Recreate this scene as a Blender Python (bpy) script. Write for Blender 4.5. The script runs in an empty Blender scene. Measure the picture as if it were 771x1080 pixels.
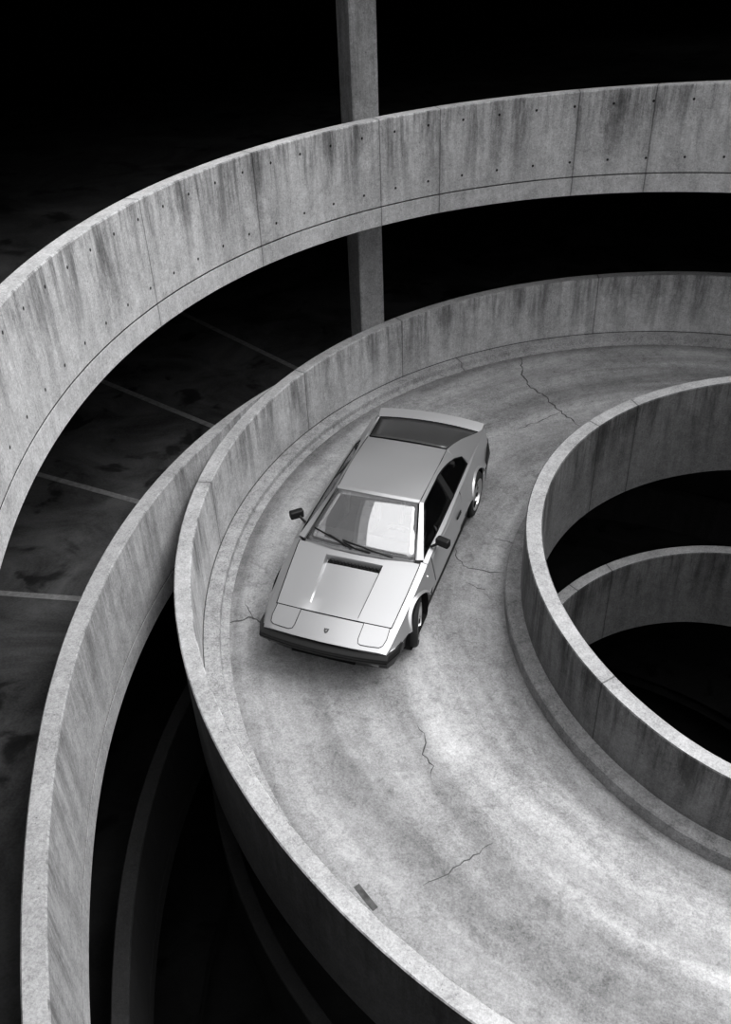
import bpy, bmesh, math, random
from mathutils import Vector, Matrix
random.seed(7)
PI = math.pi
SC = bpy.context.scene
COL = SC.collection

# ------------------------------------------------------------------ helpers
def tag(o, label=None, cat=None, group=None, kind=None):
    if label: o['label'] = label
    if cat: o['category'] = cat
    if group: o['group'] = group
    if kind: o['kind'] = kind
    return o

def empty(name, loc=(0, 0, 0), parent=None):
    o = bpy.data.objects.new(name, None)
    COL.objects.link(o)
    o.location = loc
    o.empty_display_size = .2
    if parent: o.parent = parent
    return o

def mesh_obj(name, verts, faces, mat, parent=None, uvs=None, smooth=False, mats=None, fm=None):
    me = bpy.data.meshes.new(name)
    me.from_pydata([tuple(v) for v in verts], [], faces)
    if uvs is not None:
        ul = me.uv_layers.new(name='UVMap')
        k = 0
        for fi, f in enumerate(faces):
            for c in range(len(f)):
                ul.data[k].uv = uvs[fi][c]
                k += 1
    for m in (mats or [mat]): me.materials.append(m)
    if fm:
        for i, p in enumerate(me.polygons): p.material_index = fm[i]
    if smooth:
        for p in me.polygons: p.use_smooth = True
    me.update()
    o = bpy.data.objects.new(name, me)
    COL.objects.link(o)
    if parent: o.parent = parent
    return o

def fix_normals(o):
    bm = bmesh.new(); bm.from_mesh(o.data)
    bmesh.ops.remove_doubles(bm, verts=bm.verts, dist=1e-5)
    bmesh.ops.recalc_face_normals(bm, faces=bm.faces)
    bm.to_mesh(o.data); bm.free()
    return o

def auto_smooth(o, ang=35):
    bm = bmesh.new(); bm.from_mesh(o.data)
    for f in bm.faces: f.smooth = True
    for e in bm.edges:
        if len(e.link_faces) == 2:
            if e.calc_face_angle(0) > math.radians(ang): e.smooth = False
        else: e.smooth = False
    bm.to_mesh(o.data); bm.free()
    return o

def bevel(o, w, seg=2, ang=30):
    m = o.modifiers.new('bevel', 'BEVEL')
    m.width = w; m.segments = seg; m.limit_method = 'ANGLE'; m.angle_limit = math.radians(ang)
    return o

class MB:
    """collects shapes into one mesh"""
    def __init__(s): s.v = []; s.f = []
    def add(s, vs, fs):
        b = len(s.v); s.v += [tuple(x) for x in vs]; s.f += [tuple(i + b for i in f) for f in fs]
    def box(s, c, d, rot=None):
        vs = []
        for sx in (-1, 1):
            for sy in (-1, 1):
                for sz in (-1, 1):
                    p = Vector((sx * d[0] / 2, sy * d[1] / 2, sz * d[2] / 2))
                    if rot is not None: p = rot @ p
                    vs.append(p + Vector(c))
        s.add(vs, [(0, 1, 3, 2), (4, 6, 7, 5), (0, 4, 5, 1), (2, 3, 7, 6), (0, 2, 6, 4), (1, 5, 7, 3)])
    def tube(s, pts, r, n=8):
        pts = [Vector(p) for p in pts]; rings = []
        for i, p in enumerate(pts):
            t = (pts[min(i + 1, len(pts) - 1)] - pts[max(i - 1, 0)]).normalized()
            a = t.cross(Vector((0, 0, 1)))
            if a.length < .1: a = t.cross(Vector((1, 0, 0)))
            a.normalize(); b = t.cross(a)
            rr = r[i] if isinstance(r, (list, tuple)) else r
            rings.append([p + a * math.cos(2 * PI * k / n) * rr + b * math.sin(2 * PI * k / n) * rr for k in range(n)])
        vs = [v for q in rings for v in q]
        fs = [(i * n + k, i * n + (k + 1) % n, (i + 1) * n + (k + 1) % n, (i + 1) * n + k) for i in range(len(pts) - 1) for k in range(n)]
        fs += [tuple(range(n))[::-1], tuple((len(pts) - 1) * n + k for k in range(n))]
        s.add(vs, fs)
    def lathe(s, prof, n=40, axis='y', c=(0, 0, 0)):
        vs = []
        for (r, h) in prof:
            for k in range(n):
                a = 2 * PI * k / n
                if axis == 'y': vs.append((c[0] + r * math.cos(a), c[1] + h, c[2] + r * math.sin(a)))
                else: vs.append((c[0] + r * math.cos(a), c[1] + r * math.sin(a), c[2] + h))
        m = len(prof)
        fs = [(i * n + k, i * n + (k + 1) % n, (i + 1) * n + (k + 1) % n, (i + 1) * n + k) for i in range(m - 1) for k in range(n)]
        fs.append(tuple(range(n))); fs.append(tuple((m - 1) * n + k for k in range(n)))
        s.add(vs, fs)
    def panel(s, poly, th):
        """polygon (planar-ish) thickened along its normal by th (towards -normal)"""
        poly = [Vector(p) for p in poly]; n = Vector((0, 0, 0))
        for i in range(len(poly)):
            a, b = poly[i], poly[(i + 1) % len(poly)]
            n += a.cross(b)
        n.normalize(); k = len(poly)
        vs = poly + [p - n * th for p in poly]
        fs = [tuple(range(k)), tuple(range(2 * k - 1, k - 1, -1))] + [(i, i + k, (i + 1) % k + k, (i + 1) % k) for i in range(k)]
        s.add(vs, fs)
    def build(s, name, mat, parent=None, smooth=None, bev=None):
        o = mesh_obj(name, s.v, s.f, mat, parent)
        fix_normals(o)
        if smooth: auto_smooth(o, smooth)
        if bev: bevel(o, bev)
        return o

# ------------------------------------------------------------------ materials
class NT:
    def __init__(s, name):
        s.m = bpy.data.materials.new(name); s.m.use_nodes = True
        s.t = s.m.node_tree; s.n = s.t.nodes; s.l = s.t.links
        s.b = s.n['Principled BSDF']
    def node(s, typ, **kw):
        x = s.n.new(typ)
        for k, v in kw.items(): setattr(x, k, v)
        return x
    def link(s, a, b): s.l.new(a, b)
    def val(s, inp, v):
        if hasattr(v, 'is_output') or isinstance(v, bpy.types.NodeSocket): s.link(v, inp)
        else: inp.default_value = v
    def math(s, op, a, b=0.0, c=None, clamp=False):
        x = s.node('ShaderNodeMath', operation=op, use_clamp=clamp)
        s.val(x.inputs[0], a); s.val(x.inputs[1], b)
        if c is not None: s.val(x.inputs[2], c)
        return x.outputs[0]
    def maprange(s, v, a, b, c=0.0, d=1.0, smooth=True):
        x = s.node('ShaderNodeMapRange', interpolation_type='SMOOTHSTEP' if smooth else 'LINEAR')
        s.val(x.inputs[0], v)
        for i, q in enumerate((a, b, c, d)): s.val(x.inputs[i + 1], q)
        return x.outputs[0]
    def noise(s, vec, scale, detail=4, rough=.55, dist=0.0):
        x = s.node('ShaderNodeTexNoise'); s.link(vec, x.inputs['Vector'])
        x.inputs['Scale'].default_value = scale; x.inputs['Detail'].default_value = detail
        x.inputs['Roughness'].default_value = rough; x.inputs['Distortion'].default_value = dist
        return x.outputs[0]
    def scaled(s, vec, sc):
        x = s.node('ShaderNodeVectorMath', operation='MULTIPLY'); s.link(vec, x.inputs[0]); x.inputs[1].default_value = sc
        return x.outputs[0]
    def grey(s, v, tint=(1, 1, 1.012)):
        x = s.node('ShaderNodeCombineColor')
        for i in range(3): s.link(s.math('MULTIPLY', v, tint[i]), x.inputs[i])
        s.link(x.outputs[0], s.b.inputs['Base Color'])
    def bump(s, h, strength=.3, dist=.01):
        x = s.node('ShaderNodeBump'); x.inputs['Strength'].default_value = strength; x.inputs['Distance'].default_value = dist
        s.link(h, x.inputs['Height']); s.link(x.outputs[0], s.b.inputs['Normal'])

def concrete(name, base=.36, streak=.5, joints=(), holes=None, top=1.0, gain=1.0, contrast=1.0, top_shading=1.0):
    """cast concrete; UV is metres: u along the wall, v height above the slab line"""
    k = NT(name); b = k.b
    uv = k.node('ShaderNodeUVMap', uv_map='UVMap').outputs[0]
    ob = k.node('ShaderNodeTexCoord').outputs['Object']
    sep = k.node('ShaderNodeSeparateXYZ'); k.link(uv, sep.inputs[0]); u, v = sep.outputs[0], sep.outputs[1]
    big = k.noise(ob, 1.1, 5, .6, .4)
    mid = k.noise(ob, 5.5, 6, .7)
    fine = k.noise(ob, 48, 3, .85)
    st1 = k.noise(k.scaled(uv, (3.2, .42, 1)), 1.0, 6, .72, .25)
    st2 = k.noise(k.scaled(uv, (13.0, .9, 1)), 1.0, 5, .7, .3)
    grit = k.noise(ob, 17, 4, .8)
    a = k.math('ADD', k.maprange(big, .3, .7, .80, 1.16, False), k.maprange(mid, .25, .75, -.20 * contrast, .20 * contrast, False))
    a = k.math('ADD', a, k.maprange(fine, .3, .7, -.30 * contrast, .30 * contrast, False))
    a = k.math('ADD', a, k.maprange(grit, .3, .7, -.16 * contrast, .16 * contrast, False))
    # run-off streaks, stronger under the top edge
    side = k.maprange(v, 15, 16, 1.0, 0.0)
    drip = k.math('MULTIPLY', k.math('MULTIPLY', k.maprange(st1, .42, .66), side), k.maprange(v, -.3, top, .12, 1.0))
    a = k.math('MULTIPLY', a, k.math('SUBTRACT', 1.0, k.math('MULTIPLY', drip, streak)))
    drip2 = k.math('MULTIPLY', k.math('MULTIPLY', k.maprange(st2, .46, .70), side), k.maprange(v, top * .35, top, .1, 1.0))
    a = k.math('MULTIPLY', a, k.math('SUBTRACT', 1.0, k.math('MULTIPLY', drip2, streak * .75)))
    pale = k.math('MULTIPLY', k.math('MULTIPLY', k.maprange(st2, .5, .3), side), .12)
    a = k.math('ADD', a, pale)
    vo = k.node('ShaderNodeTexVoronoi'); k.link(ob, vo.inputs['Vector']); vo.inputs['Scale'].default_value = 13
    pit = k.maprange(vo.outputs['Distance'], .05, .10, .45, 1.0)
    a = k.math('MULTIPLY', a, pit)
    for j in joints:
        wob = k.maprange(k.noise(k.scaled(uv, (0, 3, 1)), 2, 3), .3, .7, -.004, .004, False)
        d = k.math('ABSOLUTE', k.math('SUBTRACT', k.math('ADD', u, wob), j))
        a = k.math('MULTIPLY', a, k.maprange(d, .003, .013, .42, 1.0))
        a = k.math('MULTIPLY', a, k.maprange(d, .0, .10, .86, 1.0))
    if holes:
        u0, sp, rows = holes
        fu = k.math('SUBTRACT', k.math('FRACT', k.math('ADD', k.math('DIVIDE', k.math('SUBTRACT', u, u0), sp), 100.5)), .5)
        fu = k.math('MULTIPLY', fu, sp)
        for rv in rows:
            dv = k.math('SUBTRACT', v, rv)
            d = k.math('SQRT', k.math('ADD', k.math('MULTIPLY', fu, fu), k.math('MULTIPLY', dv, dv)))
            a = k.math('MULTIPLY', a, k.maprange(d, .013, .02, .04, 1.0))
    a = k.math('MULTIPLY', a, k.maprange(side, 0, 1, top_shading, 1.0))
    a = k.math('MULTIPLY', a, base * gain)
    k.grey(k.math('MAXIMUM', a, .004))
    b.inputs['Roughness'].default_value = .88
    b.inputs['Specular IOR Level'].default_value = .25
    k.bump(k.math('ADD', fine, k.math('MULTIPLY', mid, 1.5)), .45, .008)
    return k.m

def road_mat():
    """worn concrete road; UV metres: u along the road, v = 0 at the inner kerb, 1 at the outer"""
    k = NT('worn_road_concrete'); b = k.b
    uv = k.node('ShaderNodeUVMap', uv_map='UVMap').outputs[0]
    ob = k.node('ShaderNodeTexCoord').outputs['Object']
    sep = k.node('ShaderNodeSeparateXYZ'); k.link(uv, sep.inputs[0]); u, v = sep.outputs[0], sep.outputs[1]
    big = k.noise(ob, .9, 5, .6, .6)
    mid = k.noise(ob, 4.2, 7, .72, .3)
    fine = k.noise(ob, 46, 3, .85)
    band = k.noise(k.scaled(uv, (.10, 5.0, 1)), 1.0, 4, .6, .5)
    band2 = k.noise(k.scaled(uv, (.35, 17.0, 1)), 1.0, 4, .65, .4)
    a = k.math('ADD', k.maprange(big, .3, .7, .80, 1.16, False), k.maprange(mid, .28, .72, -.26, .22, False))
    a = k.math('ADD', a, k.maprange(fine, .3, .7, -.34, .34, False))
    a = k.math('ADD', a, k.maprange(k.noise(ob, 15, 5, .8), .3, .7, -.2, .2, False))
    a = k.math('MULTIPLY', a, k.maprange(band, .35, .68, .72, 1.2))
    a = k.math('MULTIPLY', a, k.maprange(band2, .35, .68, .90, 1.08))
    # polished pale wheel paths with darker oil strip between
    w1 = k.math('ABSOLUTE', k.math('SUBTRACT', v, .80)); w2 = k.math('ABSOLUTE', k.math('SUBTRACT', v, .36))
    a = k.math('ADD', a, k.maprange(w1, .0, .10, .14, .0)); a = k.math('ADD', a, k.maprange(w2, .0, .12, .13, .0))
    w3 = k.math('ABSOLUTE', k.math('SUBTRACT', v, .60))
    a = k.math('MULTIPLY', a, k.maprange(w3, .0, .16, .80, 1.0))
    # grime along both kerbs
    a = k.math('MULTIPLY', a, k.maprange(v, .045, .10, .58, 1.0)); a = k.math('MULTIPLY', a, k.maprange(v, .925, .85, .62, 1.0))
    blot = k.noise(ob, 2.1, 6, .7, 1.2)
    a = k.math('MULTIPLY', a, k.maprange(blot, .56, .70, 1.0, .70))
    # hairline cracks
    dn = k.node('ShaderNodeTexNoise'); k.link(ob, dn.inputs['Vector']); dn.inputs['Scale'].default_value = 2.5; dn.inputs['Detail'].default_value = 6
    mix = k.node('ShaderNodeVectorMath', operation='MULTIPLY_ADD'); k.link(dn.outputs['Color'], mix.inputs[0]); mix.inputs[1].default_value = (.7, .7, 0); k.link(ob, mix.inputs[2])
    vo = k.node('ShaderNodeTexVoronoi', feature='DISTANCE_TO_EDGE'); k.link(mix.outputs[0], vo.inputs['Vector']); vo.inputs['Scale'].default_value = .8
    msk = k.maprange(k.noise(ob, 1.3, 3), .50, .58)
    crack = k.math('MULTIPLY', k.maprange(vo.outputs['Distance'], .003, .010, 1.0, 0.0), msk)
    a = k.math('MULTIPLY', a, k.math('SUBTRACT', 1.0, k.math('MULTIPLY', crack, .16)))
    a = k.math('MULTIPLY', a, .36)
    k.grey(k.math('MAXIMUM', a, .01))
    b.inputs['Roughness'].default_value = .8
    b.inputs['Specular IOR Level'].default_value = .3
    k.bump(k.math('ADD', fine, k.math('MULTIPLY', mid, 2.0)), .5, .008)
    return k.m

def asphalt(name, base=.05):
    k = NT(name)
    ob = k.node('ShaderNodeTexCoord').outputs['Object']
    a = k.math('ADD', k.maprange(k.noise(ob, .8, 6, .65, .8), .35, .65, .35, 1.3, False), k.maprange(k.noise(ob, 40, 4, .7), .3, .7, -.2, .2, False))
    a = k.math('MULTIPLY', a, k.maprange(k.noise(ob, 1.7, 4, .5, .4), .58, .68, 1.0, .25))
    k.grey(k.math('MAXIMUM', k.math('MULTIPLY', a, base), .001))
    k.b.inputs['Roughness'].default_value = .85; k.b.inputs['Specular IOR Level'].default_value = .15
    return k.m

def plain(name, g, rough=.5, metal=0.0, coat=0.0, spec=.5, noise=0.0, tint=(1, 1, 1)):
    k = NT(name); b = k.b
    b.inputs['Base Color'].default_value = (g * tint[0], g * tint[1], g * tint[2], 1)
    b.inputs['Roughness'].default_value = rough; b.inputs['Metallic'].default_value = metal
    b.inputs['Coat Weight'].default_value = coat; b.inputs['Coat Roughness'].default_value = .05
    b.inputs['Specular IOR Level'].default_value = spec
    ob = k.node('ShaderNodeTexCoord').outputs['Object']
    n = k.noise(ob, 60 if not noise else 14, 4, .6)
    amt = noise or .04
    k.grey(k.math('MULTIPLY', k.maprange(n, .3, .7, 1 - amt, 1 + amt, False), g), tint)
    return k.m

def glass_mat(name, refl=.35, tint=.8, haze=.02):
    k = NT(name); k.n.remove(k.b)
    out = [x for x in k.n if x.type == 'OUTPUT_MATERIAL'][0]
    tr = k.node('ShaderNodeBsdfTransparent'); tr.inputs[0].default_value = (tint, tint, tint, 1)
    gl = k.node('ShaderNodeBsdfGlossy'); gl.inputs['Roughness'].default_value = .03; gl.inputs[0].default_value = (.95, .95, .96, 1)
    lw = k.node('ShaderNodeFresnel'); lw.inputs[0].default_value = 1.5
    f = k.math('ADD', k.math('MULTIPLY', lw.outputs[0], 1.0), refl, clamp=True)
    mx = k.node('ShaderNodeMixShader'); k.link(f, mx.inputs[0]); k.link(tr.outputs[0], mx.inputs[1]); k.link(gl.outputs[0], mx.inputs[2])
    df = k.node('ShaderNodeBsdfDiffuse'); df.inputs[0].default_value = (.7, .7, .71, 1)
    mz = k.node('ShaderNodeMixShader'); mz.inputs[0].default_value = haze; k.link(mx.outputs[0], mz.inputs[1]); k.link(df.outputs[0], mz.inputs[2])
    k.link(mz.outputs[0], out.inputs[0])
    return k.m

# ------------------------------------------------------------------ plan curves of the car park
# every curve is a list of (x, y, z) at slab level, in order of increasing angle (towards the viewer)
def poly_outer(a):
    t = a - PI
    return (6.0057 - .2104 * t + .0194 * t * t + .1518 * t ** 3, -.4322 * t - .0561 * t * t - .0201 * t ** 3 + .0223)
def poly_inner(a):
    t = a - PI
    return (2.1619 + .0987 * t + .2014 * t * t + .0734 * t ** 3, -.4322 * t - .0231 * t * t - .0183 * t ** 3)
def poly_deck(a):
    t = a - 2.5
    return (4.9547 + .1513 * t * t + .4371 * t ** 3, .2655 + .0456 * t + .191 * t * t - .054 * t ** 3)

def curve(fn, a0, a1, ext0, ext1, cen=(0, 0), step=.1, k0=None, k1=None, off=0.0):
    """sample fn between angles a0..a1 and extend both ends as circular arcs of signed curvature k"""
    n = max(8, int((a1 - a0) * 5.5 / step)); pts = []
    for i in range(n + 1):
        a = a0 + (a1 - a0) * i / n; R, z = fn(a)
        pts.append(Vector((cen[0] + R * math.cos(a), cen[1] + R * math.sin(a), z)))
    def arc(p, q, L, k, dz):   # continue from q, away from p
        d = (q - p); h = math.atan2(d.y, d.x); out = []; c = q.copy()
        m = int(L / step)
        for i in range(m):
            h += k * step
            c = Vector((c.x + math.cos(h) * step, c.y + math.sin(h) * step, c.z + dz * step)); out.append(c)
        return out
    def slope(p, q): return (q.z - p.z) / max(1e-6, (q.xy - p.xy).length)
    tail = arc(pts[-2], pts[-1], ext1, k1, slope(pts[-2], pts[-1]))
    head = arc(pts[1], pts[0], ext0, -k0, slope(pts[1], pts[0]))
    return head[::-1] + pts + tail

OUT = curve(poly_outer, 1.45, 4.30, 6.5, 11.0, k0=1 / 5.4, k1=1 / 5.9)
INN = curve(poly_inner, 1.45, 4.50, 3.9, 4.8, k0=1 / 2.1, k1=1 / 2.6)
DCK_LONG = curve(poly_deck, 1.50, 3.95, 5.0, 7.0, cen=(-1.0207, -.0658), k0=1 / 5.6, k1=1 / 14.0)

def normals(pts):
    ns = []
    for i in range(len(pts)):
        d = pts[min(i + 1, len(pts) - 1)] - pts[max(i - 1, 0)]
        ns.append(Vector((d.y, -d.x, 0)).normalized())   # outward (away from the well) for increasing angle
    return ns
def arclen(pts):
    s = [0.0]
    for i in range(1, len(pts)): s.append(s[-1] + (pts[i].xy - pts[i - 1].xy).length)
    return s
def u_at(pts, angle, cen=(0, 0)):
    s = arclen(pts); best = min(range(len(pts)), key=lambda i: abs(((math.atan2(pts[i].y - cen[1], pts[i].x - cen[0]) - angle + PI) % (2 * PI)) - PI))
    return s[best]
def shift(pts, dz): return [Vector((p.x, p.y, p.z + dz)) for p in pts]

def sweep(name, pts, prof, mat, parent=None, smooth=25, clipo=None):
    """prof: closed list of (offset outward, dz); uv = (arc length, dz / offset)"""
    ns = normals(pts); s = arclen(pts); m = len(prof); verts = []
    for i, p in enumerate(pts):
        for (o, z) in prof:
            if clipo: o = max(o, clipo[i])
            verts.append((p.x + ns[i].x * o, p.y + ns[i].y * o, p.z + z))
    faces = []; uvs = []
    def vv(j):
        return prof[j][1]
    for i in range(len(pts) - 1):
        for j in range(m):
            j2 = (j + 1) % m
            faces.append((i * m + j, (i + 1) * m + j, (i + 1) * m + j2, i * m + j2))
            flat = abs(prof[j][1] - prof[j2][1]) < .4 * abs(prof[j][0] - prof[j2][0])
            a = prof[j][1] if not flat else prof[j][0] + 40; b = prof[j2][1] if not flat else prof[j2][0] + 40
            uvs.append(((s[i], a), (s[i + 1], a), (s[i + 1], b), (s[i], b)))
    faces.append(tuple(range(m))[::-1]); uvs.append([(s[0], prof[j][1]) for j in range(m)][::-1])
    faces.append(tuple((len(pts) - 1) * m + j for j in range(m))); uvs.append([(s[-1], prof[j][1]) for j in range(m)])
    o = mesh_obj(name, verts, faces, mat, parent, uvs)
    bm = bmesh.new(); bm.from_mesh(o.data); bmesh.ops.recalc_face_normals(bm, faces=bm.faces); bm.to_mesh(o.data); bm.free()
    if smooth: auto_smooth(o, smooth)
    return o

# wall profiles: inner face at offset 0, groove at the pour joint, small chamfers at the top edges
def wall_prof(h, t, slab, groove=True, c=.012):
    p = [(0, -slab)]
    if groove: p += [(0, -.012), (.014, -.006), (.014, .006), (0, .012)]
    p += [(0, h - c), (c, h), (t - c, h), (t, h - c), (t, -slab)]
    return p

# ------------------------------------------------------------------ concrete materials
HU = u_at(DCK_LONG, 2.403, (-1.0207, -.0658))
jU = [HU + (2.403 - a) * 0 + d for a, d in ((0, 0),)]
def dj(a): return u_at(DCK_LONG, a, (-1.0207, -.0658))
def oj(a): return u_at(OUT, a)
def ij(a): return u_at(INN, a)
M = {}
M['upper'] = concrete('cast_concrete_upper', .50, .7, joints=[dj(a) for a in (3.18, 2.76, 2.34, 2.15, 1.77, 1.58)], holes=(HU, .503, (.9, .2)), top=1.07)
M['lower'] = concrete('cast_concrete_lower', .37, .5, joints=[dj(3.58), dj(3.96)], top=1.07)
M['outer'] = concrete('cast_concrete_outer', .52, .6, joints=[oj(a) for a in (2.69, 2.36, 1.81, 3.14)], top=1.0, top_shading=.84)
M['inner'] = concrete('cast_concrete_inner', .135, .7, top_shading=3.0, joints=[ij(a) for a in (2.05, 2.35, 4.2)], top=1.0)  # pale top and dark sides: fall of light put into the colour
M['kerb_in'] = concrete('inner_kerb_concrete', .22, .2, top=.2, contrast=1.3)
M['dark'] = concrete('shade_dark_lower_concrete', .02, .4)  # lower parapets darkened in colour to stand in for shade in the gap
M['kerb'] = concrete('kerb_concrete', .36, .2, joints=[oj(2.2)], top=.2, contrast=1.4)
M['column'] = concrete('column_concrete', .68, .35, top=6)
M['road'] = road_mat()
M['floor'] = asphalt('dark_parking_floor', .085)  # floor tone darkened in place of the missing light inside the deck
M['floor_up'] = asphalt('dark_upper_floor', .035)  # darker copy of the floor, its lack of light put into the colour
M['soffit'] = asphalt('dark_soffit', .012)  # ceilings and deep surfaces near black, their shade put into the colour
M['paint_line'] = plain('faded_line_paint', .22, .8, noise=.35)
M['crack'] = plain('crack_dark', .07, .95)

# ------------------------------------------------------------------ spiral ramp
HP, T, SLAB = 1.007, .18, .27
HPI, TI = 1.009, .193
def road(name, A, B, n=36, mat=None, slab=.25):
    """slab between the inner curve B and the outer curve A (both lists), resampled to equal counts"""
    def resample(P, N):
        s = arclen(P); out = []
        j = 0
        for i in range(N):
            t = s[-1] * i / (N - 1)
            while j < len(P) - 2 and s[j + 1] < t: j += 1
            f = (t - s[j]) / max(1e-9, s[j + 1] - s[j]); out.append(P[j].lerp(P[j + 1], min(1, max(0, f))))
        return out
    def by_angle(P, angs):
        aa = [math.atan2(p.y, p.x) for p in P]
        un = [aa[0]]
        for a in aa[1:]:
            while a < un[-1] - PI: a += 2 * PI
            while a > un[-1] + PI: a -= 2 * PI
            un.append(a)
        base = un[0]
        out = []; j = 0
        for t in angs:
            while j < len(P) - 2 and un[j + 1] < t: j += 1
            f = (t - un[j]) / max(1e-9, un[j + 1] - un[j]); out.append(P[j].lerp(P[j + 1], min(1, max(0, f))))
        return out, un
    _, ua = by_angle(A, []); _, ub = by_angle(B, [])
    lo = max(ua[0], ub[0]); hi = min(ua[-1], ub[-1]); N = 220
    angs = [lo + (hi - lo) * i / (N - 1) for i in range(N)]
    PA, _ = by_angle(A, angs); PB, _ = by_angle(B, angs)
    verts = []; faces = []; uvs = []; s = arclen(PA); K = 24
    for i in range(N):
        for j in range(K + 1):
            t = j / K; p = PB[i].lerp(PA[i], t); verts.append((p.x, p.y, p.z))
    nt = len(verts)
    for i in range(N):
        for t in (0, 1):
            p = PB[i].lerp(PA[i], t); verts.append((p.x, p.y, p.z - slab))
    for i in range(N - 1):
        for j in range(K):
            a = i * (K + 1) + j
            faces.append((a, a + 1, a + K + 2, a + K + 1)); uvs.append(((s[i], j / K), (s[i], (j + 1) / K), (s[i + 1], (j + 1) / K), (s[i + 1], j / K)))
        b = nt + i * 2
        faces.append((b, b + 2, b + 3, b + 1)); uvs.append(((s[i], 0), (s[i + 1], 0), (s[i + 1], 1), (s[i], 1)))
    fm = [0 if (f[0] < nt) else 1 for f in faces]
    o = mesh_obj(name, verts, faces, None, None, uvs, smooth=True, mats=[mat or M['road'], M['soffit']], fm=fm)
    return o

ramp = road('ramp_roadway', OUT, INN)
tag(ramp, 'worn grey concrete spiral ramp road with tyre bands, under the silver car', 'ramp road', kind='structure')
ow = sweep('wall_outer', OUT, wall_prof(HP + .02, T, SLAB), M['outer'])
ow.data.materials.append(concrete('shade_dark_concrete', .07, .5))  # outward faces coloured dark to stand in for shade
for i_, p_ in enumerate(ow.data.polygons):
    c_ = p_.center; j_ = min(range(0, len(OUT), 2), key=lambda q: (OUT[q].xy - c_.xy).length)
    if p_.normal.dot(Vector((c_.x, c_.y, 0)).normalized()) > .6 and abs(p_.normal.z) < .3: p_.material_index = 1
kj = sweep('kerb_joint', OUT, [(-.001, .101), (-.001, .108), (-.011, .108), (-.011, .101)], plain('joint_dirt', .05, .95), smooth=0)
tag(ow, 'curved concrete parapet on the outer edge of the spiral ramp, left of the car', 'parapet', kind='structure')
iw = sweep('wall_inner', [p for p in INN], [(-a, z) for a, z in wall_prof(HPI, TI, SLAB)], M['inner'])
tag(iw, 'tight curved concrete parapet around the open well right of the car', 'parapet', kind='structure')
# outer kerb: low step along the foot of the parapet
ok = sweep('trim_1', OUT, [(0, .10), (0, -.05), (-.30, -.05), (-.30, .012), (-.215, .018), (-.20, .03), (-.195, .09), (-.185, .10)], M['kerb'])
kj.parent = ok
tag(ok, 'low concrete kerb with chipped edge along the foot of the outer ramp parapet', 'kerb', kind='structure')
# inner kerb: starts tapered beside the well wall, then runs down towards the viewer
KP = []
ai = [math.atan2(p.y, p.x) % (2 * PI) for p in INN]
i0 = next(i for i in range(len(INN)) if ai[i] > 3.0 and INN[i].y < .6)
kp = INN[i0:]
ns = normals(kp); s_ = arclen(kp); V = []; Fc = []; UV = []
prof = []
for i, p in enumerate(kp):
    w = .185 * min(1, .05 + s_[i] / .45); h = .20 * min(1, .35 + s_[i] / .5)
    ring = [(0, h), (0, -.05), (w, -.05), (w, h - .02), (w - .015, h)]
    for (o, z) in ring: V.append((p.x + ns[i].x * o, p.y + ns[i].y * o, p.z + z))
m = 5
for i in range(len(kp) - 1):
    for j in range(m):
        j2 = (j + 1) % m
        Fc.append((i * m + j, (i + 1) * m + j, (i + 1) * m + j2, i * m + j2)); UV.append(((s_[i], j * .1), (s_[i + 1], j * .1), (s_[i + 1], j2 * .1), (s_[i], j2 * .1)))
Fc.append(tuple(range(m))); UV.append([(0, 0)] * m)
ik = mesh_obj('trim_2', V, Fc, M['kerb_in'], None, UV); bm = bmesh.new(); bm.from_mesh(ik.data); bmesh.ops.recalc_face_normals(bm, faces=bm.faces); bm.to_mesh(ik.data); bm.free(); auto_smooth(ik, 25)
tag(ik, 'raised concrete kerb with a tapered end, hugging the parapet round the well', 'kerb', kind='structure')

# lower turn of the same spiral, seen down the well and through the left gap
LS = -2.63
low_inn = [Vector((p.x, p.y, p.z + LS)) for p in INN]
low_out = [Vector((p.x, p.y, p.z + LS - .25)) for p in OUT]
M['road_low'] = asphalt('dark_lower_road', .015)  # near-black copy of the ramp road, shade put into the colour
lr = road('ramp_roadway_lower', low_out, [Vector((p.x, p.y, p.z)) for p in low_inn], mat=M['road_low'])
lr.name = 'ramp_roadway.001'
tag(lr, 'dark lower turn of the spiral ramp road, glimpsed below the well', 'ramp road', kind='structure')
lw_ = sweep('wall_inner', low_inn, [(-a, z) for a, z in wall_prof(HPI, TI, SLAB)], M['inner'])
tag(lw_, 'next concrete parapet down, seen through the open well at the right', 'parapet', kind='structure')
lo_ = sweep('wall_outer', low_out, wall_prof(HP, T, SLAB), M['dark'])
tag(lo_, 'shadowed outer parapet of the lower ramp turn, deep in the left gap', 'parapet', kind='structure')

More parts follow.
